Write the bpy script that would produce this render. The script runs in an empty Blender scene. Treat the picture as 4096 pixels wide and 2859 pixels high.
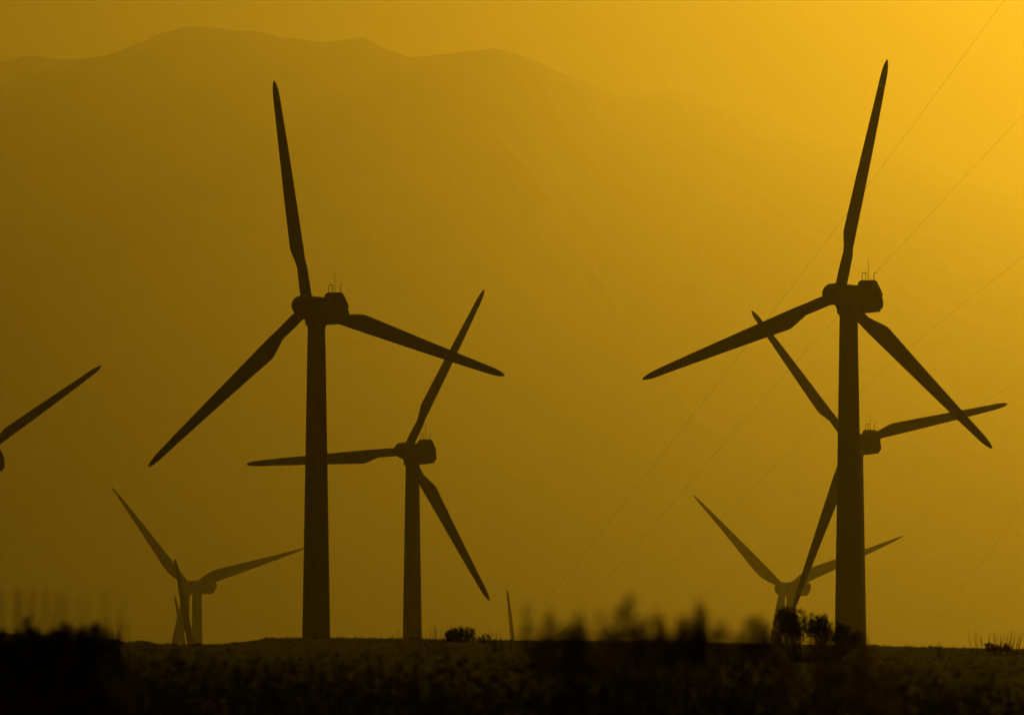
import bpy, math, random
from mathutils import Vector, Matrix, noise

R = math.radians
random.seed(7)
scn = bpy.context.scene
col = scn.collection

# ------------------------------------------------------------------ camera
F = 33485.0                       # focal length in photo pixels (4096 wide), 7 degrees across
CX, CY, YH = 2048.0, 1429.5, 2700.0
EYE = 1.7
PITCH = math.atan((YH - CY) / F)
cam_d = bpy.data.cameras.new("camera")
cam = bpy.data.objects.new("camera", cam_d)
col.objects.link(cam)
cam.location = (0, 0, EYE)
cam.rotation_euler = (math.pi / 2 + PITCH, 0, 0)
cam_d.sensor_width = 36
cam_d.sensor_fit = 'HORIZONTAL'
cam_d.lens = 36 * F / 4096
cam_d.clip_start = 0.5
cam_d.clip_end = 80000
cam_d.dof.use_dof = True
cam_d.dof.focus_distance = 900
cam_d.dof.aperture_fstop = 8.0
cam_d.dof.aperture_blades = 0
scn.camera = cam

# ------------------------------------------------------------------ sky, sun, exposure
SUN_AZ = R(6.3)                  # to the right of the view axis
SUN_EL = R(7.2)
world = bpy.data.worlds.new("World")
scn.world = world
world.use_nodes = True
nt = world.node_tree
nt.nodes.clear()
sky = nt.nodes.new("ShaderNodeTexSky")
sky.sky_type = 'NISHITA'
sky.sun_disc = False
sky.sun_elevation = SUN_EL
sky.sun_rotation = SUN_AZ
sky.altitude = 200
sky.air_density = 2.0
sky.dust_density = 3.0
sky.ozone_density = 1.0
tint = nt.nodes.new("ShaderNodeMix")
tint.data_type = 'RGBA'
tint.blend_type = 'MULTIPLY'
tint.inputs[0].default_value = 1.0
tint.inputs[7].default_value = (1.0, 0.95, 0.15, 1)
bg = nt.nodes.new("ShaderNodeBackground")
bg.inputs[1].default_value = 0.0035
out = nt.nodes.new("ShaderNodeOutputWorld")
nt.links.new(sky.outputs[0], tint.inputs[6])
nt.links.new(tint.outputs[2], bg.inputs[0])
nt.links.new(bg.outputs[0], out.inputs[0])

sun_d = bpy.data.lights.new("sun", 'SUN')
sun_d.energy = 2.0
sun_d.angle = R(0.5)
sun_d.color = (1.0, 0.54, 0.020)
sun = bpy.data.objects.new("sun", sun_d)
col.objects.link(sun)
sdir = Vector((math.sin(SUN_AZ) * math.cos(SUN_EL), math.cos(SUN_AZ) * math.cos(SUN_EL), math.sin(SUN_EL)))
sun.rotation_euler = sdir.to_track_quat('Z', 'Y').to_euler()
sun.location = sdir * 500

scn.view_settings.view_transform = 'Standard'
scn.view_settings.look = 'None'
scn.view_settings.gamma = 1
scn.view_settings.use_curve_mapping = False
scn.view_settings.exposure = -2.78

HAZE_DENSITY = 5.5e-5
HAZE_G = 0.89

cy = scn.cycles
cy.max_bounces = 6
cy.diffuse_bounces = 2
cy.glossy_bounces = 2
cy.transmission_bounces = 4
cy.transparent_max_bounces = 16
cy.volume_bounces = 2
cy.use_denoising = True
cy.sample_clamp_indirect = 4.0

# ------------------------------------------------------------------ helpers
def at(px, py, d):
    """The world point seen at photo pixel (px, py) at depth d along the view axis."""
    v = Vector(((px - CX) / F * d, (CY - py) / F * d, -d))
    return cam_m @ v

cam_m = Matrix.Translation(cam.location) @ Matrix.Rotation(math.pi / 2 + PITCH, 4, 'X')

def tag(o, label=None, cat=None, group=None, kind=None):
    if label: o['label'] = label
    if cat: o['category'] = cat
    if group: o['group'] = group
    if kind: o['kind'] = kind
    return o

def empty(name, loc, rz=0):
    o = bpy.data.objects.new(name, None)
    o.empty_display_size = 1
    o.location = loc
    o.rotation_euler = (0, 0, rz)
    col.objects.link(o)
    return o

class MB:
    def __init__(s): s.v = []; s.f = []; s.mi = []
    def add(s, vs, fs):
        n = len(s.v)
        s.v += [tuple(x) for x in vs]
        s.f += [tuple(i + n for i in f) for f in fs]
    def loft(s, rings, cap0=True, cap1=True):
        n = len(s.v); k = len(rings[0])
        for r in rings: s.v += [tuple(p) for p in r]
        for i in range(len(rings) - 1):
            a = n + i * k; b = a + k
            for j in range(k):
                j2 = (j + 1) % k
                s.f.append((a + j, a + j2, b + j2, b + j))
        if cap0: s.f.append(tuple(n + j for j in range(k))[::-1])
        if cap1:
            a = n + (len(rings) - 1) * k
            s.f.append(tuple(a + j for j in range(k)))
    def tube(s, pts, rad, k=5, cap=True):
        rings = []
        for i, p in enumerate(pts):
            p = Vector(p)
            a = Vector(pts[max(i - 1, 0)]); b = Vector(pts[min(i + 1, len(pts) - 1)])
            t = (b - a)
            t = t.normalized() if t.length > 1e-9 else Vector((0, 0, 1))
            ref = Vector((0, 1, 0)) if abs(t.y) < .9 else Vector((1, 0, 0))
            u = t.cross(ref).normalized(); w = t.cross(u)
            r = rad[i] if isinstance(rad, (list, tuple)) else rad
            rings.append([p + u * (r * math.cos(2 * math.pi * j / k)) + w * (r * math.sin(2 * math.pi * j / k)) for j in range(k)])
        s.loft(rings, cap, cap)
    def box(s, c, d):
        x, y, z = c; a, b, e = d[0] / 2, d[1] / 2, d[2] / 2
        vs = [(x + i * a, y + j * b, z + k * e) for i in (-1, 1) for j in (-1, 1) for k in (-1, 1)]
        s.add(vs, [(0, 1, 3, 2), (4, 6, 7, 5), (0, 4, 5, 1), (2, 3, 7, 6), (0, 2, 6, 4), (1, 5, 7, 3)])
    def mesh(s, name, mat, smooth=False):
        m = bpy.data.meshes.new(name)
        m.from_pydata(s.v, [], s.f)
        m.materials.append(mat)
        if smooth:
            m.shade_smooth()
        m.update()
        return m
    def build(s, name, mat, parent=None, smooth=False, M=None):
        return put(name, s.mesh(name, mat, smooth), parent, M)

def put(name, mesh, parent=None, M=None):
    o = bpy.data.objects.new(name, mesh)
    col.objects.link(o)
    if parent: o.parent = parent
    if M is not None: o.matrix_local = M
    return o

def bevel(o, w, seg=2, ang=30):
    b = o.modifiers.new("bevel", 'BEVEL'); b.width = w; b.segments = seg; b.limit_method = 'ANGLE'; b.angle_limit = R(ang)

# ------------------------------------------------------------------ materials
def material(name, c1, c2, scale=3.0, rough=0.6, bump=0.0, detail=5, stretch=None, spec=0.4, transl=0.0):
    m = bpy.data.materials.new(name)
    m.use_nodes = True
    n = m.node_tree; b = n.nodes["Principled BSDF"]
    tc = n.nodes.new("ShaderNodeTexCoord")
    src = tc.outputs["Object"]
    if stretch:
        mp = n.nodes.new("ShaderNodeMapping"); mp.inputs["Scale"].default_value = stretch
        n.links.new(src, mp.inputs[0]); src = mp.outputs[0]
    nz = n.nodes.new("ShaderNodeTexNoise"); nz.inputs["Scale"].default_value = scale; nz.inputs["Detail"].default_value = detail
    n.links.new(src, nz.inputs["Vector"])
    cr = n.nodes.new("ShaderNodeValToRGB")
    cr.color_ramp.elements[0].position = .35; cr.color_ramp.elements[1].position = .65
    cr.color_ramp.elements[0].color = (*c1, 1); cr.color_ramp.elements[1].color = (*c2, 1)
    n.links.new(nz.outputs[0], cr.inputs[0])
    n.links.new(cr.outputs[0], b.inputs["Base Color"])
    b.inputs["Roughness"].default_value = rough
    b.inputs["Specular IOR Level"].default_value = spec
    if bump:
        bp = n.nodes.new("ShaderNodeBump"); bp.inputs["Strength"].default_value = bump
        n.links.new(nz.outputs[0], bp.inputs["Height"]); n.links.new(bp.outputs[0], b.inputs["Normal"])
    if transl:
        tr = n.nodes.new("ShaderNodeBsdfTranslucent"); n.links.new(cr.outputs[0], tr.inputs[0])
        mx = n.nodes.new("ShaderNodeMixShader"); mx.inputs[0].default_value = transl
        o = n.nodes["Material Output"]
        n.links.new(b.outputs[0], mx.inputs[1]); n.links.new(tr.outputs[0], mx.inputs[2]); n.links.new(mx.outputs[0], o.inputs[0])
    return m

M_tower = material("tower_paint", (.30, .29, .27), (.36, .35, .33), 1.2, .5, stretch=(3, 3, .25))
M_shell = material("nacelle_shell", (.28, .27, .25), (.36, .35, .33), 1.5, .5)
M_blade = material("blade_gelcoat", (.32, .31, .29), (.38, .37, .35), .8, .45, stretch=(3, 3, .4))
M_vent = material("vent_metal", (.05, .05, .05), (.08, .08, .08), 6, .6)
M_metal = material("galvanised_metal", (.16, .16, .16), (.22, .22, .22), 8, .5)
M_cable = material("aluminium_cable", (.13, .12, .11), (.18, .17, .16), 5, .6)
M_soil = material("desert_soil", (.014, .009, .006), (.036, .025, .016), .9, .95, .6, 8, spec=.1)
M_rock = material("mountain_rock", (.12, .10, .08), (.22, .18, .14), .004, .95, .5, 8, spec=.1)
M_grass = material("dry_grass", (.045, .032, .016), (.085, .062, .03), 2, .8, transl=.3, spec=.1)
M_leaf = material("shrub_leaf", (.10, .10, .05), (.17, .16, .08), 6, .8, transl=.5, spec=.1)
M_scrub = material("scrub_leaf", (.05, .05, .025), (.09, .08, .04), 3, .9, transl=.25, spec=.1)
M_veiled = material("dry_shoot_veiled", (.26, .20, .10), (.38, .30, .16), 6, .9, transl=.6, spec=.1)  # paleness put into the colour stands in for lens veil over near shoots
M_bark = material("shrub_bark", (.05, .04, .03), (.09, .07, .05), 9, .9, spec=.1)
M_straw = material("straw_seed_head", (.38, .27, .14), (.5, .38, .2), 9, .8, transl=.7, spec=.1)

# ------------------------------------------------------------------ terrain
def lerp_tab(tab, x):
    if x <= tab[0][0]: return tab[0][1]
    for (a, b), (c, d) in zip(tab, tab[1:]):
        if x <= c:
            return b + (d - b) * (x - a) / (c - a)
    return tab[-1][1]

CREST = 230.0
SKYL = [(-800, 2530), (0, 2535), (300, 2540), (430, 2550), (480, 2564), (520, 2572), (570, 2563), (620, 2574), (700, 2577), (850, 2579), (950, 2577),
        (1020, 2570), (1070, 2553), (1200, 2551), (1600, 2553), (1700, 2556), (2000, 2561), (2500, 2564), (3000, 2573), (3450, 2582),
        (3700, 2589), (3850, 2592), (4096, 2596), (5000, 2606)]
NEAR = [(-60, 0.0), (8, 0.0), (20, .30), (35, .72), (60, 1.40), (CREST, 0)]
PLAIN = [(CREST, 0), (260, -.25), (330, -2.2), (450, -5), (600, -8.5), (836, -10), (1100, -16), (1700, -40), (2400, -44), (6000, -46), (18000, -50)]

def fbm(x, y, s, octv=4):
    return noise.fractal(Vector((x * s, y * s, 3.1)), .8, 2.1, octv)

def ground_z(x, y):
    if y > 0.5 and y <= 400:
        px = CX + F * x / max(y, 30)
        px = CX + F * x / CREST if y > CREST else CX + F * x / max(y, 60)
    else:
        px = CX + F * x / CREST
    zc = EYE + (YH - lerp_tab(SKYL, max(-800, min(5000, CX + F * x / CREST)))) / F * CREST
    if y <= 60:
        z = lerp_tab(NEAR, y)
        amp = .03
    elif y <= CREST:
        t = (y - 60) / (CREST - 60)
        z = 1.40 + (zc - 1.40) * t
        amp = .035 * (1 - t) + .012
    else:
        k = lerp_tab(PLAIN, y)
        z = k + zc * max(0, 1 - (y - CREST) / 200)
        amp = .012 + min(.6, (y - CREST) * .002)
    return z + amp * fbm(x, y, .35)

def axis_vals(fine, step, lim, grow):
    v = [0.0]; s = step
    while v[-1] < lim:
        if v[-1] >= fine: s *= grow
        v.append(min(lim, v[-1] + s))
    return v

xp = axis_vals(16, .22, 7000, 1.13)
xs = [-a for a in xp[:0:-1]] + xp
ys = [-300, -200, -120, -60, -30, -12] + [i * 2.5 for i in range(0, 80)] + [200 + i * 1.0 for i in range(60)]
s = 1.5
while ys[-1] < 17500:
    ys.append(min(17500, ys[-1] + s)); s *= 1.07
g = MB()
W = len(xs)
for y in ys:
    for x in xs:
        g.v.append((x, y, ground_z(x, y)))
for j in range(len(ys) - 1):
    for i in range(W - 1):
        a = j * W + i
        g.f.append((a, a + 1, a + W + 1, a + W))
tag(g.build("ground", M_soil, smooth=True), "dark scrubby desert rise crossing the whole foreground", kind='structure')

# mountain range, crest 15 km away
MD = 15000.0
MSK = [(0, 137), (55, 122), (100, 127), (150, 133), (190, 130), (230, 125), (280, 108), (330, 86), (350, 78), (390, 67), (408, 58), (440, 60), (470, 60), (520, 67),
       (575, 68), (600, 74), (640, 82), (710, 94), (760, 88), (800, 83), (830, 90), (870, 107), (915, 127), (960, 123), (1010, 119), (1060, 114), (1100, 106),
       (1150, 117), (1200, 135), (1260, 163), (1310, 180), (1350, 198), (1400, 216), (1450, 207), (1520, 205), (1570, 212), (1630, 235), (1700, 262), (1800, 300),
       (1950, 330), (2100, 372), (2296, 430)]
MSK = [(a * 1.7840, b * 1.7840) for a, b in MSK]
MSK = [(-6000, 700), (-3500, 420), (-1500, 330), (-600, 290)] + MSK + [(4700, 860), (6500, 900), (9000, 1250), (14000, 1500)]
def crest_h(x, dist):
    return EYE + (YH - lerp_tab(MSK, CX + F * x / MD)) / F * dist
m = MB()
mx = axis_vals(1000, 9, 6500, 1.06)
mx = [-a for a in mx[:0:-1]] + mx
my = [i / 60 for i in range(61)]
W = len(mx)
for t in my:
    for x in mx:
        tc_ = .7
        q_ = min(1, max(0, (x + 120) / 520)); DX = MD + 2580 * q_ * q_ * (3 - 2 * q_)     # the crest recedes to the right
        yy = 10500 + t / tc_ * (DX - 10500) if t <= tc_ else DX + (t - tc_) / (1 - tc_) * (17620 - DX)
        c = crest_h(x / DX * MD, DX)
        if t <= tc_:
            u = t / tc_
            prof = u ** 1.25
        else:
            u = 1 - (t - tc_) / (1 - tc_)
            prof = .55 + .45 * u
        spur = noise.ridged_multi_fractal(Vector((x * .0011 + 4, yy * .00035, 1.7)), .9, 2.0, 5, 1.0, 2.0)
        side = math.sin(min(1, t / tc_) * math.pi)
        z = -60 + (c + 60) * prof + (spur - 1.1) * 150 * side
        if t > tc_:
            z = min(z, c - 40 * (t - tc_))
        z += 3.0 * fbm(x, yy, .02, 4) * (1 if prof > .02 else 0)
        m.v.append((x, yy, z))
for j in range(len(my) - 1):
    for i in range(W - 1):
        a = j * W + i
        m.f.append((a, a + 1, a + W + 1, a + W))
tag(m.build("mountains", M_rock, smooth=True), "hazy mountain range rising behind the wind farm", kind='structure')

# ------------------------------------------------------------------ haze
h = MB()
h.box((0, 8650, 760), (14400, 18100, 1660))
hm = bpy.data.materials.new("haze_air")
hm.use_nodes = True
hn = hm.node_tree
hn.nodes.clear()
pv = hn.nodes.new("ShaderNodeVolumePrincipled")
pv.inputs["Color"].default_value = (.97, .93, .86, 1)
pv.inputs["Density"].default_value = HAZE_DENSITY
pv.inputs["Anisotropy"].default_value = HAZE_G
ho = hn.nodes.new("ShaderNodeOutputMaterial")
hn.links.new(pv.outputs[0], ho.inputs["Volume"])
tag(h.build("haze", hm), "golden dusty haze filling the whole valley", kind='stuff')

# ------------------------------------------------------------------ wind turbines
def airfoil(le, te, th, tw, z, n=9):
    """closed ring; chord along x from te to le, thickness along y, twisted so that the leading edge turns upwind (-y)"""
    ring = []
    c = le - te
    for sgn in (1, -1):
        for i in range(n):
            t = i / n if sgn == 1 else 1 - i / n
            # t 0 at leading edge, 1 at trailing edge
            yy = th * 2.4 * (0.2969 * math.sqrt(max(t, 0)) - 0.126 * t - 0.3516 * t * t + 0.2843 * t ** 3 - 0.1015 * t ** 4) * 2.0
            x = le - c * t
            ring.append((x, sgn * yy + .02 * c * math.sin(math.pi * t)))
    ca, sa = math.cos(tw), math.sin(tw)
    return [(x * ca + y * sa, -x * sa + y * ca, z) for x, y in ring]

def round_ring(r, z, n=9):
    ring = []
    for i in range(2 * n):
        a = math.pi * i / n
        ring.append((r * math.cos(a), r * math.sin(a), z))
    return ring

def mixring(a, b, t):
    return [tuple(p * (1 - t) + q * t for p, q in zip(u, v)) for u, v in zip(a, b)]

# small type: rotor radius 23.5 m
SM_T = [  # r, leading, trailing, thickness, twist deg
    (4.1, .57, -.58, .56, 15), (4.9, .57, -.80, .46, 14.5), (5.6, .57, -1.03, .38, 14), (6.2, .56, -1.20, .32, 13.3), (6.6, .55, -1.20, .30, 12.8),
    (8.5, .52, -1.10, .25, 10), (11, .48, -.98, .20, 7), (14, .43, -.84, .16, 4.5), (17, .37, -.71, .12, 2.5), (19.5, .31, -.60, .10, 1.5), (20.9, .27, -.55, .085, 1)]
SM_TIP = [(20.908, .27, -.55, .085, 1), (21.6, .25, -.53, .075, .5), (22.2, .22, -.49, .06, .2), (22.75, .15, -.43, .05, 0), (23.15, .06, -.34, .035, 0),
          (23.38, -.02, -.25, .02, 0), (23.5, -.10, -.15, .008, 0)]
bm_ = MB()
rings = [round_ring(.56, .7), round_ring(.56, 2.4)]
first = airfoil(*SM_T[0][1:4], R(SM_T[0][4]), 4.1)
rings.append(mixring(round_ring(.565, 4.1), first, .35))
rings[-1] = [(x, y, 4.1) for x, y, z in rings[-1]]
for r_, le, te, th, tw in SM_T[1:]:
    rings.append(airfoil(le, te, th * .5, R(tw), r_))
bm_.loft(rings)
ME_blade = bm_.mesh("blade", M_blade, True)
t_ = MB(); t_.loft([airfoil(le, te, th * .5, R(tw), r_) for r_, le, te, th, tw in SM_TIP])
ME_tip = t_.mesh("blade_tip", M_blade, True)

# large type: rotor radius 40 m, smooth curved planform
bm_ = MB()
rings = [round_ring(1.0, 1.0), round_ring(1.0, 2.2)]
LG = [(3.4, 1.05, -1.15, .95, 14), (5, 1.1, -1.75, .8, 13), (7, 1.1, -2.35, .65, 12), (9, 1.05, -2.6, .55, 10.5), (11.5, .98, -2.5, .46, 8.5), (15, .88, -2.15, .36, 6),
      (20, .75, -1.7, .26, 4), (25, .62, -1.3, .2, 2.5), (30, .48, -.95, .14, 1.2), (35, .3, -.66, .09, .5), (38, .14, -.5, .06, 0), (39.3, .0, -.4, .04, 0), (40, -.2, -.3, .02, 0)]
for r_, le, te, th, tw in LG:
    rings.append(airfoil(le, te, th * .5, R(tw), r_))
bm_.loft(rings)
ME_bigblade = bm_.mesh("blade", M_blade, True)

def lathe(prof, n=28):
    """prof: (y, radius); axis along y"""
    b = MB()
    b.loft([[(r * math.cos(2 * math.pi * j / n), y, r * math.sin(2 * math.pi * j / n)) for j in range(n)] for y, r in prof])
    return b

# spinner of the small type, rotor plane at y=0, upwind is -y
ME_spinner = lathe([(-2.36, .01), (-2.33, .22), (-2.2, .5), (-1.95, .78), (-1.6, .96), (-1.2, 1.03), (-.7, 1.05), (.1, 1.04), (.62, 1.0)]).mesh("spinner", M_shell, True)
ME_neck = lathe([(.62, .92), (.95, .92)]).mesh("hub_neck", M_vent, True)
ME_rootring = None
rr = MB(); rr.loft([[(.62 * math.cos(a), .62 * math.sin(a), z) for a in [2 * math.pi * j / 20 for j in range(20)]] for z in (.95, 1.14)])
ME_rootring = rr.mesh("blade_collar", M_shell, True)

# nacelle of the small type: cross-sections along y (downwind), (y, half width, z bottom, z top, top half width)
NZ = .14
def nac_ring(y, w, zb, zt, wt):
    # 12 points with chamfered corners
    zm = zb + .62 * (zt - zb)
    c = .18
    return [(-w * .86, y, zb), (w * .86, y, zb), (w, y, zb + c * 1.2), (w, y, zm), (wt, y, zt - c * .5), (wt - .25, y, zt), (-wt + .25, y, zt), (-wt, y, zt - c * .5), (-w, y, zm), (-w, y, zb + c * 1.2)]
nb = MB()
nb.loft([nac_ring(.8, .82, -1.0, .98, .62), nac_ring(1.0, .98, -1.28, 1.1, .8), nac_ring(2.6, 1.12, -1.42, 1.04, .96), nac_ring(5.3, 1.18, -1.28, .96, 1.02),
         nac_ring(6.45, 1.16, -1.16, .55, 1.06), nac_ring(6.68, 1.14, -1.1, -.12, 1.08)])
ME_nacelle = nb.mesh("nacelle", M_shell)
# raised rear housing
hb = MB()
def rect(y0, y1, w, z): return [(-w, y0, z), (w, y0, z), (w, y1, z), (-w, y1, z)]
hb.loft([rect(5.12, 6.62, 1.19, .2), rect(5.2, 6.3, 1.12, .75), rect(5.34, 5.86, .93, 1.55), rect(5.42, 5.8, .72, 1.70)])
ME_house = hb.mesh("rear_housing", M_shell)
bb = MB()
bb.loft([[(-1.0, 1.3, -1.72), (1.0, 1.3, -1.72), (1.0, 1.3, -1.2), (-1.0, 1.3, -1.2)],
         [(-1.0, 3.3, -1.66), (1.0, 3.3, -1.66), (1.0, 3.3, -1.2), (-1.0, 3.3, -1.2)],
         [(-1.0, 6.35, -1.40), (1.0, 6.35, -1.40), (1.0, 6.35, -1.05), (-1.0, 6.35, -1.05)]])
ME_belly = bb.mesh("belly_panel", M_shell)
vb = MB()
for i in range(7):
    vb.box((-1.115 - .004 * i * 0 + .035 * i * .5, 5.72, .78 + i * .085), (.05, .62 - .02 * i, .045))
ME_vent = vb.mesh("louvre_vent", M_vent)
db = MB(); db.box((-1.165, 3.2, -.1), (.03, 1.2, .9))
ME_hatch = db.mesh("side_hatch", M_shell)

def sensor_mesh(kind):
    b = MB()
    if kind == 0:     # rod with a bent top
        b.tube([(0, 0, 0), (0, 0, .72), (.03, 0, .80), (.16, 0, .84)], .036, 6)
        b.box((.18, 0, .84), (.12, .05, .07))
    elif kind == 1:   # rod with a crossbar
        b.tube([(0, 0, 0), (0, 0, .80)], .036, 6)
        b.tube([(-.13, 0, .80), (.13, 0, .80)], .026, 6)
        b.box((-.13, 0, .84), (.07, .07, .08))
    else:
        b.tube([(0, 0, 0), (0, 0, .9), (0, 0, 2.15)], [.034, .028, .022], 6)
    return b
ME_sens = [sensor_mesh(0).mesh("wind_sensor", M_metal), sensor_mesh(1).mesh("wind_sensor", M_metal), sensor_mesh(2).mesh("lightning_rod", M_metal)]

TILT = Matrix.Rotation(R(-5), 4, 'X')

def small_turbine(hx, hy, d, az, psi, label, group, sensors=True):
    OFF = 1.85
    hub = at(hx, hy, d)
    off = Matrix.Rotation(-psi, 4, 'Z') @ Vector((0, -OFF, 0))
    bx, by = hub.x - off.x, hub.y - off.y
    gz = ground_z(bx, by)
    H = hub.z - gz
    root = empty("wind_turbine", (bx, by, gz), -psi)
    tag(root, label, "wind turbine", group)
    # tower in tapering sections
    zt = H - 1.95
    tw = MB(); k = 40
    top_r = .885
    rings = []
    nseg = 12
    for i in range(nseg + 1):
        z = -.6 + (zt + .6) * i / nseg
        r = top_r + .0165 * (zt - z)
        rings.append([(r * math.cos(2 * math.pi * j / k), r * math.sin(2 * math.pi * j / k), z) for j in range(k)])
    tw.loft(rings)
    tow = tw.build("tower", M_tower, root, True)
    for fz in (.33, .66):
        z = zt * fz; r = top_r + .0165 * (zt - z)
        fl = MB(); fl.loft([[((r + q) * math.cos(2 * math.pi * j / k), (r + q) * math.sin(2 * math.pi * j / k), z + dz) for j in range(k)] for q, dz in ((0, -.08), (.025, -.05), (.025, .05), (0, .08))])
        fl.build("tower_flange", M_tower, tow, True)
    dr = MB(); r0 = top_r + .0165 * zt
    dr.box((0, -r0 - .0, 1.9), (.9, .12, 2.1)); dr.build("tower_door", M_vent, tow)
    cl = MB()
    cl.loft([[(r * math.cos(2 * math.pi * j / k), r * math.sin(2 * math.pi * j / k), z) for j in range(k)] for z, r in ((zt - .05, .90), (zt + .1, .93), (zt + .45, 1.08), (zt + .6, 1.1))])
    cl.build("yaw_collar", M_shell, root, True)
    C = Matrix.Translation((0, -OFF, H))
    n = put("nacelle", ME_nacelle, root, C)
    if not n.modifiers: bevel(n, .03)
    ho_ = put("rear_housing", ME_house, n); bevel(ho_, .05)
    put("belly_panel", ME_belly, n)
    put("side_hatch", ME_hatch, n)
    put("louvre_vent", ME_vent, n)
    if sensors:
        for kx, ky, kind in ((-.62, 5.56, 0), (-.25, 5.64, 1), (.05, 5.62, 2), (.62, 5.74, 0)):
            put("lightning_rod" if kind == 2 else "wind_sensor", ME_sens[kind], n, Matrix.Translation((kx, ky, 1.62)))
    sp = put("spinner", ME_spinner, root, C @ TILT)
    put("hub_neck", ME_neck, sp)
    for q in range(3):
        b = put("blade", ME_blade, root, C @ TILT @ Matrix.Rotation(az + q * 2 * math.pi / 3, 4, 'Y'))
        put("blade_tip", ME_tip, b)
        put("blade_collar", ME_rootring, b)
    return root

# nacelle of the large type
ME_bigspin = lathe([(-3.0, .02), (-2.9, .5), (-2.5, 1.1), (-1.8, 1.6), (-.9, 1.85), (.6, 1.9), (1.3, 1.75)]).mesh("spinner", M_shell, True)
def bring(y, w, zb, zt):
    c = .5
    return [(-w + c, y, zb), (w - c, y, zb), (w, y, zb + c), (w, y, zt - c), (w - c, y, zt), (-w + c, y, zt), (-w, y, zt - c), (-w, y, zb + c)]
nb = MB()
nb.loft([bring(1.4, 1.4, -1.5, 1.5), bring(2.2, 1.65, -1.8, 1.85), bring(7, 1.7, -1.8, 1.85), bring(9.7, 1.6, -1.75, 1.82), bring(10.9, 1.55, -.6, 1.75), bring(11.2, 1.45, .4, 1.5)])
ME_bignac = nb.mesh("nacelle", M_shell)

BIG = 1.1
def large_turbine(hx, hy, d, az, psi, label, group, off=3.9, vane=False):
    hub = at(hx, hy, d * BIG)
    o = Matrix.Rotation(-psi, 4, 'Z') @ Vector((0, -off * BIG, 0))
    bx, by = hub.x - o.x, hub.y - o.y
    gz = ground_z(bx, by); H = (hub.z - gz) / BIG
    root = empty("wind_turbine", (bx, by, gz), -psi)
    root.scale = (BIG, BIG, BIG)
    tag(root, label, "wind turbine", group)
    k = 32; zt = H - 1.7
    tw = MB()
    tw.loft([[(r * math.cos(2 * math.pi * j / k), r * math.sin(2 * math.pi * j / k), z) for j in range(k)] for z, r in ((-1, 2.1), (zt * .5, 1.75), (zt, 1.35))])
    tw.build("tower", M_tower, root, True)
    C = Matrix.Translation((0, -off, H))
    n = put("nacelle", ME_bignac, root, C)
    bevel(n, .15)
    if vane:
        v = MB(); v.tube([(0, 0, 0), (0, 0, 1.1)], .12, 6); v.tube([(-.5, 0, 1.1), (.5, 0, 1.1)], .12, 6); v.box((.5, 0, 1.35), (.35, .2, .5))
        v.build("wind_vane", M_metal, n, M=Matrix.Translation((.9, 9.4, 1.8)))
    put("spinner", ME_bigspin, root, C @ TILT)
    for q in range(3):
        put("blade", ME_bigblade, root, C @ TILT @ Matrix.Rotation(az + q * 2 * math.pi / 3, 4, 'Y'))
    return root

def D(scale): return F / scale
GN = "tall slender wind turbines standing nearest behind the rise"
GB = "smaller looking wind turbines in the second row"
GF = "faint large wind turbines deep in the haze"
GT = "turbines of which only a blade shows above the rise"
small_turbine(1230.7, 1228.7, D(40.17), R(-11.80), R(27.03),
    "big dark wind turbine left of centre, one blade nearly straight up", GN)
small_turbine(3356.0, 1181.3, D(40.95), R(10.91), R(32.58),
    "big wind turbine at right under the brightest sky, its top blade reaching highest", GN)
small_turbine(1624.0, 1804.3, D(30.65), R(26.82), R(25.99),
    "smaller dark turbine just right of the big left one, one blade level", GB)
small_turbine(3399.0, 1766.0, D(30.44), R(-40.97), R(30.35),
    "wind turbine mostly hidden behind the tower of the big right one", GB)
small_turbine(-107.0, 1838.0, D(29), R(57.5), R(27), 
    "turbine cut off by the left edge, its blade reaching in from outside", GB, sensors=False)
large_turbine(755, 2348, D(14.5), R(-45), R(34), "faint pale turbine low behind the left tower, blades spread like a V", GF)
large_turbine(3133, 2355, D(15.0), R(-50), R(36), "palest turbine low behind the bush at right, blades spread like a V", GF, vane=True)
small_turbine(790, 2679, 1700, R(-14), R(20), "taller of two upright blade tips in front of the faint left turbine", GT, sensors=False)
small_turbine(758, 2673, 2600, R(-14), R(20), "shorter of two upright blade tips in front of the faint left turbine", GT, sensors=False)
small_turbine(2066, 2656, 2600, R(-9), R(20), "lone blade tip poking up from the rise right of the small dark bush", GT, sensors=False)

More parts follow.
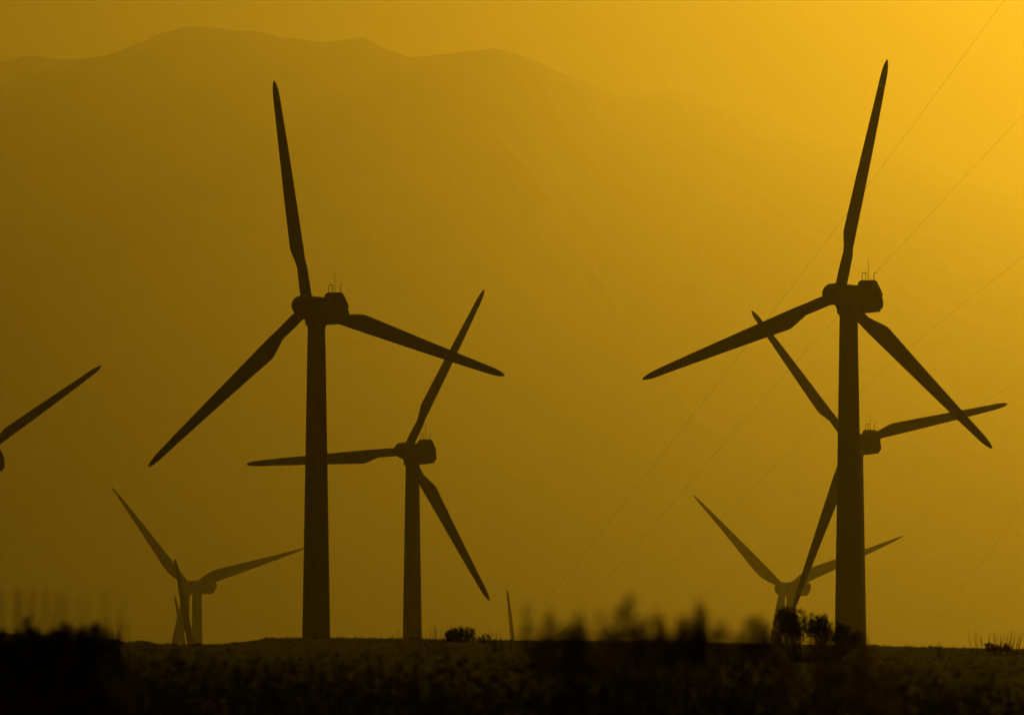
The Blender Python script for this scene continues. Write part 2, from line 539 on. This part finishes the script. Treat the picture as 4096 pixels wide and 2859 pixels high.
# ------------------------------------------------------------------ overhead cables
CAB = [((2120, 2480), (2950, 1430), (4040, -30), "steepest and leftmost of the thin overhead cables slanting up to the top right"),
       ((2290, 2480), (3240, 1385), (4150, 400), "second thin overhead cable from the left, slanting up to the right edge"),
       ((2480, 2470), (3440, 1560), (4150, 985), "third thin overhead cable from the left, crossing behind the big right turbine"),
       ((2680, 2480), (3480, 1918), (4150, 1468), "flattest of the thin overhead cables, low at the right")]
for (a, b, c, lab), CR in zip(CAB, (.0052, .0045, .004, .0034)):
    # far end beyond the rise 700 m off, near end out of frame 220 m off; sampled as a shallow sag
    pts = []
    n = 60
    ax, ay = a; cx_, cy_ = c
    # quadratic through the three pixels, parameterised by x
    def q(x):
        (x0, y0), (x1, y1), (x2, y2) = a, b, c
        return (y0 * (x - x1) * (x - x2) / ((x0 - x1) * (x0 - x2)) + y1 * (x - x0) * (x - x2) / ((x1 - x0) * (x1 - x2)) + y2 * (x - x0) * (x - x1) / ((x2 - x0) * (x2 - x1)))
    for i in range(n + 1):
        t = i / n
        x = ax - 160 + (cx_ + 500 - ax + 160) * t
        d = 1 / ((1 - t) / 640 + t / 420)
        pts.append(at(x, q(x), d))
    w = MB(); w.tube(pts, CR, 5)
    tag(w.build("overhead_cable", M_cable), lab, "cable", "overhead cables fanning out of the haze")
a, b = at(3640, 2590, 640), at(4150, 1930, 420)
w = MB(); w.tube([a.lerp(b, i / 20) - Vector((0, 0, .5 * math.sin(math.pi * i / 20))) for i in range(21)], .0034, 5)
tag(w.build("overhead_cable", M_cable), "faintest short cable low at the right edge, right of the big tower", "cable", "overhead cables fanning out of the haze")

# ------------------------------------------------------------------ vegetation
rnd = random.Random(11)

def leaf(mb, p, dirv, L, Wd):
    d = dirv.normalized()
    s_ = d.cross(Vector((rnd.uniform(-1, 1), rnd.uniform(-1, 1), rnd.uniform(-1, 1))))
    if s_.length < 1e-4: s_ = Vector((1, 0, 0))
    s_.normalize()
    m_ = p + d * L * .45
    mb.add([p, m_ + s_ * Wd * .5, p + d * L, m_ - s_ * Wd * .5], [(0, 1, 2, 3)])

def rv(a=1.0):
    return Vector((rnd.uniform(-a, a), rnd.uniform(-a, a), rnd.uniform(-a, a)))

def stem_path(base, tip, bend, n=7):
    pts = []
    off = rv(bend); off.z *= .3
    for i in range(n + 1):
        t = i / n
        pts.append(base.lerp(tip, t) + off * math.sin(math.pi * t) * (tip - base).length * .5)
    return pts

def make_shrub(name, label, cat, group, d, base_px, tips, leafL, leafW, density, r0, fan=.35, leaf_from=.45, twigs=3, twigL=.12, spread=.35, thin=.25, mat=None):
    """tips: (px, py, depth offset, fatness) of the stem ends."""
    base = at(base_px, 2600, d)
    base.z = ground_z(base.x, base.y) - .02
    root = empty(name, base)
    tag(root, label, cat, group)
    st, fo = MB(), MB()
    for (px, py, dd, fat) in tips:
        tip = at(px, py, d + dd) - base
        b0 = Vector((tip.x * fan * rnd.uniform(.6, 1.2), dd * .3, 0)) + Vector((rnd.uniform(-.03, .03), rnd.uniform(-.03, .03), 0))
        pts = stem_path(b0, tip, .12)
        L = (tip - b0).length
        st.tube(pts, [r0 * (1 - .8 * i / 7) for i in range(8)], 4)
        nl = int(density * fat * L)
        for _ in range(int(twigs * fat)):
            t = rnd.uniform(leaf_from, .95); i = int(t * 7); p = pts[i].lerp(pts[min(i + 1, 7)], t * 7 - i)
            e = p + (rv() + Vector((0, 0, .9))).normalized() * twigL * rnd.uniform(.5, 1.2)
            st.tube([p, p.lerp(e, .5) + rv(.01), e], [r0 * .35, r0 * .25, r0 * .12], 3)
            for _k in range(max(4, nl // max(1, int(twigs * fat) * 2))):
                q = p.lerp(e, rnd.random()) ; leaf(fo, q, rv() + Vector((0, 0, .6)), leafL * rnd.uniform(.6, 1.2), leafW)
        for _ in range(nl):
            lf = leaf_from if rnd.random() > thin else leaf_from * .6
            t = lf + (1 - lf) * rnd.random() ** .8; i = min(6, int(t * 7)); p = pts[i].lerp(pts[i + 1], t * 7 - i)
            leaf(fo, p + rv(leafL * spread * fat), rv() + Vector((0, 0, .5)), leafL * rnd.uniform(.6, 1.2), leafW)
    st.build("stems", mat or M_bark, root)
    tag(fo.build("foliage", mat or M_leaf, root), kind='stuff')
    return root

GS = "out of focus desert shrubs close to the camera"
# soft leafy shoots in front, 18 to 24 m away
make_shrub("desert_shrub", "blurred shrub with a thin hooked shoot, nearest the lone blade tip", "shrub", GS, 20, 2150,
    [(2095, 2445, 0, .35), (2125, 2425, .1, .2), (2105, 2500, .0, .3), (2150, 2545, -.1, 1.6), (2180, 2535, .1, 1.5), (2199, 2450, 0, .8), (2195, 2480, .15, .6)],
    .022, .008, 40, .0022, leaf_from=.93, twigs=3, twigL=.03, thin=.1, mat=M_veiled)
make_shrub("desert_shrub", "blurred shrub with two dense dark rounded tops between hooked shoot and leaning plume", "shrub", GS, 19, 2290,
    [(2235, 2522, 0, 1.0), (2262, 2518, .1, 1.1), (2282, 2530, -.1, .8), (2305, 2470, 0, 1.1), (2318, 2482, .1, 1.2), (2335, 2510, 0, 1.2), (2350, 2540, 0, 1.2), (2394, 2460, .2, .35), (2400, 2530, 0, .8)],
    .022, .008, 44, .0022, leaf_from=.93, twigs=3, twigL=.03, thin=.1, mat=M_veiled)
make_shrub("desert_shrub", "blurred shrub whose tallest plume leans far to the right", "shrub", GS, 20, 2440,
    [(2528, 2385, 0, .9), (2505, 2412, .1, .8), (2480, 2445, 0, .8), (2450, 2500, .1, .9), (2432, 2515, 0, .9), (2490, 2545, 0, .6), (2415, 2540, .1, .8)],
    .022, .008, 40, .0022, fan=.2, leaf_from=.93, twigs=3, twigL=.03, thin=.1, mat=M_veiled)
make_shrub("desert_shrub", "blurred shrub with two upright shoots right of the leaning plume", "shrub", GS, 21, 2610,
    [(2560, 2500, 0, 1.2), (2575, 2485, .1, 1.2), (2540, 2540, 0, 1), (2636, 2432, .1, .35), (2645, 2480, 0, 1.2), (2655, 2505, .1, 1.2), (2628, 2530, 0, 1.1), (2590, 2550, .1, 1.1)],
    .022, .008, 44, .0022, leaf_from=.93, twigs=3, twigL=.03, thin=.1, mat=M_veiled)
make_shrub("desert_shrub", "darkest broad blurred shrub midway between leaning plume and the twiggy bush", "shrub", GS, 21, 2770,
    [(2735, 2475, 0, 1.3), (2720, 2510, .1, 1.3), (2760, 2500, .1, 1.3), (2797, 2405, 0, .7), (2800, 2445, .1, 1.2), (2815, 2480, 0, 1.4), (2830, 2520, .1, 1.2), (2700, 2540, 0, 1.0), (2780, 2530, 0, 1.5)],
    .022, .008, 44, .0022, leaf_from=.93, twigs=3, twigL=.03, thin=.1, mat=M_veiled)
make_shrub("desert_shrub", "blurred low shrub touching the left side of the twiggy bush", "shrub", GS, 24, 2960,
    [(2880, 2485, 0, 1.1), (2872, 2520, .1, 1.2), (2910, 2530, 0, .9), (2990, 2495, 0, 1.1), (3020, 2468, .1, 1.0), (3045, 2480, 0, 1.2), (3060, 2505, .1, 1.4), (3030, 2520, 0, 1.5), (2960, 2540, 0, 1.1), (3090, 2530, 0, 1.5)],
    .022, .008, 40, .0022, leaf_from=.93, twigs=3, twigL=.03, thin=.1, mat=M_veiled)

tips = [(rnd.uniform(3110, 3470), 2548 + abs(rnd.gauss(0, 30)), rnd.uniform(-.3, .3), rnd.uniform(.5, 1.1)) for _ in range(20)]
make_shrub("desert_shrub", "soft low straw coloured shrub blurred in front of the twiggy bush", "shrub", GS, 23, 3290, tips,
    .022, .008, 45, .0022, fan=.8, leaf_from=.85, twigs=3, twigL=.03, thin=.2, mat=M_veiled)

# big black blurred bush at the left edge, 33 m away
tips = []
for i in range(75):
    px = rnd.uniform(-420, 405)
    top = lerp_tab([(-420, 2480), (0, 2515), (100, 2508), (170, 2522), (205, 2550), (235, 2520), (270, 2503), (340, 2498), (385, 2505), (410, 2545)], px)
    tips.append((px, top + rnd.uniform(-6, 70), rnd.uniform(-.4, .4), rnd.uniform(.6, 1.4)))
for px, py in ((430, 2530), (455, 2548), (420, 2600), (425, 2680), (415, 2760)):
    tips.append((px, py, .1, .9))
make_shrub("desert_bush", "large black blurred bush filling the bottom left corner", "bush", None, 33, 120, tips,
    .045, .02, 330, .008, fan=.75, leaf_from=.1, twigs=4, twigL=.07)

# half-sharp twiggy bush on the crest, about 140 m away
tips = []
for i in range(130):
    px = rnd.uniform(3085, 3450)
    top = lerp_tab([(3080, 2500), (3110, 2440), (3150, 2432), (3190, 2440), (3240, 2444), (3290, 2452), (3310, 2475), (3350, 2500), (3400, 2500), (3440, 2530), (3460, 2560)], px)
    tips.append((px, top + rnd.random() ** 1.4 * 80, rnd.uniform(-.5, .5), rnd.uniform(.5, 1.2)))
tips += [(3132, 2428, 0, 1.2), (3138, 2432, .1, 1.2), (3200, 2434, 0, .6), (3296, 2456, .2, 1.1), (3306, 2462, .2, 1.1), (3375, 2497, 0, 1.2), (3390, 2504, .1, 1.2), (3362, 2492, 0, 1)]
make_shrub("desert_bush", "twiggy half-sharp bush in front of the foot of the big right turbine", "bush", None, 135, 3230, tips,
    .036, .016, 120, .006, fan=.5, leaf_from=.6, twigs=7, twigL=.12, spread=1.3, thin=.2)
# small sharp dark bush right of the second turbine
tips = []
for i in range(46):
    px = rnd.uniform(1768, 1912)
    top = lerp_tab([(1768, 2540), (1800, 2520), (1822, 2508), (1840, 2516), (1850, 2502), (1870, 2506), (1885, 2514), (1905, 2514), (1914, 2540)], px)
    tips.append((px, top + rnd.random() ** 1.3 * 40, rnd.uniform(-.4, .4), rnd.uniform(.6, 1.2)))
make_shrub("desert_bush", "small sharp dark bush on the skyline right of the smaller left turbine", "bush", None, 215, 1850, tips,
    .045, .02, 220, .008, fan=.6, leaf_from=.4, twigs=6, twigL=.10, spread=1.0)
tips = [(rnd.uniform(1915, 1965), rnd.uniform(2534, 2555), rnd.uniform(-.3, .3), .7) for _ in range(16)]
make_shrub("desert_bush", "tiny low bush touching the right side of the small sharp bush", "bush", None, 205, 1940, tips,
    .05, .02, 60, .008, fan=.7, leaf_from=.3, twigs=3, twigL=.08)
tips = [(rnd.uniform(3940, 4050), 2572 + abs(rnd.gauss(0, 9)), rnd.uniform(-.3, .3), .9) for _ in range(34)]
make_shrub("desert_bush", "small low bush on the skyline at the right edge", "bush", None, 200, 3995, tips,
    .05, .025, 90, .008, fan=.8, leaf_from=.2, twigs=3, twigL=.06)

# wispy grass tufts
def wisps(name, label, d, cx_, half, top, n, wd=.0035):
    base = at(cx_, 2600, d); base.z = ground_z(base.x, base.y) - .02
    mb = MB()
    for i in range(n):
        px = cx_ + rnd.gauss(0, half * .5)
        tip = at(px, top + abs(rnd.gauss(0, 28)), d + rnd.uniform(-.6, .6)) - base
        b0 = Vector((tip.x * .8 + rnd.uniform(-.05, .05), tip.y, 0))
        mb.tube(stem_path(b0, tip, .08, 5), [wd, wd * .9, wd * .8, wd * .65, wd * .5, wd * .25], 3, cap=False)
    o = mb.build(name, M_grass)
    o.location = base
    tag(o, label, "grass tuft", "wispy tufts of dry grass", 'stuff')
wisps("grass_tuft", "faint wispy grass tuft right beside the smaller left tower", 150, 1735, 130, 2500, 30, .006)
wisps("grass_tuft", "faint wispy grass rising above the low bush at the right edge", 165, 3990, 110, 2515, 45, .006)
wisps("grass_tuft", "faint thin grass blades between the tiny low bush and the lone blade tip", 160, 1995, 50, 2528, 20, .006)
wisps("grass_tuft", "few thin grass blades on the skyline left of the right-edge bush", 150, 3765, 30, 2562, 14, .006)
wisps("grass_tuft", "tall faint wisps of blurred grass standing above the black left bush", 30, 130, 330, 2345, 60, .0028)
wisps("grass_tuft", "wisps of blurred grass at the right end of the black left bush", 60, 455, 70, 2460, 34)

wisps("grass_tuft", "soft blurred fringe of dry grass along the foot of the leafy shoots", 24, 2620, 620, 2522, 420, .0022)

# straw coloured seed heads close to the camera, far out of focus
def seed_plant(label, d, base_px, heads):
    base = at(base_px, 2800, d); base.z = ground_z(base.x, base.y) - .02
    root = empty("dry_weed", base)
    tag(root, label, "dry weed", "straw coloured dry weeds right in front of the camera")
    st = MB()
    for (px, py, w_, h_, n) in heads:
        c = at(px, py, d + rnd.uniform(-.15, .15)) - base
        st.tube(stem_path(Vector((c.x * .5, c.y * .5, 0)), c, .08), [.003, .003, .0028, .0025, .0022, .002, .0018, .0015], 4)
    st.build("stems", M_straw, root)
    for (px, py, w_, h_, n) in heads:
        c = at(px, py, d) - base
        hd = MB()
        rw, rh = w_ / F * d * .5, h_ / F * d * .5
        for _ in range(n):
            dv = rv(); dv = Vector((dv.x * rw, dv.y * rw, dv.z * rh))
            leaf(hd, c + dv * .7, dv.normalized() + Vector((0, 0, .4)), .016, .004)
        tag(hd.build("seed_head", M_straw, root), kind='stuff')
seed_plant("straw coloured blurred weed streaking down the ground below the big right tower", 16, 3540,
    [(3465, 2645, 70, 60, 60), (3495, 2715, 90, 60, 75), (3600, 2700, 60, 55, 50), (3525, 2770, 90, 70, 75), (3560, 2835, 80, 80, 75), (3440, 2690, 50, 50, 25)])
seed_plant("dim reddish blurred weed low beside the black left bush", 16, 510,
    [(540, 2665, 45, 60, 18), (500, 2785, 50, 70, 30), (440, 2700, 60, 90, 14)])

# grass and low scrub on the slope
gr = MB()
def clump(x, y, hgt, n, spread, wd):
    z0 = ground_z(x, y) - .01
    for _ in range(n):
        a = rnd.uniform(0, 2 * math.pi); q = spread * rnd.random()
        p = Vector((x + q * math.cos(a), y + q * math.sin(a), z0))
        tip = p + Vector((rnd.gauss(0, .35), rnd.gauss(0, .35), 1)) * hgt * rnd.uniform(.5, 1.1)
        s_ = Vector((math.cos(a + 1.57), math.sin(a + 1.57), 0)) * wd
        gr.add([p - s_, p + s_, tip], [(0, 1, 2)])
for _ in range(5200):
    y = 62 + (236 - 62) * rnd.random() ** .8
    half = y * .0665
    x = rnd.uniform(-half, half)
    big = rnd.random()
    clump(x, y, (.025 + .06 * big ** 4), rnd.randint(5, 9), .06, .006)
for _ in range(3200):                      # skyline fringe
    y = CREST + rnd.uniform(-3, 3)
    x = rnd.uniform(-15.2, 15.2)
    clump(x, y, .03 + .075 * rnd.random() ** 4, rnd.randint(5, 9), .05, .006)
for px, hh in ((475, .06), (1030, .07), (1065, .09), (1085, .07), (560, .05), (930, .05), (1340, .06), (1380, .05), (3495, .09), (3505, .07), (3620, .07), (3635, .06), (3725, .10), (3740, .08), (3760, .07), (2500, .05), (2260, .06), (700, .06), (790, .06)):
    x = (px - CX) / F * CREST
    for _ in range(4): clump(x + rnd.uniform(-.08, .08), CREST + rnd.uniform(-.5, .5), hh, 14, .07, .008)
tag(gr.build("dry_grass", M_grass), "short dry grass and low scrub covering the dark rise", kind='stuff')

# low dark scrub added to darken the near part of the slope, out of focus; thick to the left, thin to the right
lo = MB()
for _ in range(1700):
    px = 4300 * rnd.random() ** 1.35 - 100
    d = rnd.uniform(24, 52)
    topy = lerp_tab([(0, 2580), (430, 2575), (700, 2592), (1400, 2604), (2600, 2606), (4200, 2650)], px) + rnd.random() * 230
    p = at(px, topy, d)
    z0 = ground_z(p.x, p.y)
    hgt = p.z - z0
    if hgt < .04: hgt = .08
    n = 26
    for _k in range(n):
        q = Vector((p.x + rnd.gauss(0, .09), p.y + rnd.gauss(0, .09), z0 + hgt * rnd.random() ** .7))
        leaf(lo, q, rv() + Vector((0, 0, .6)), .04, .016)
tag(lo.build("darkening_scrub", M_scrub), "added dark blurred low scrub darkening the near slope, thickest at the left", kind='stuff')
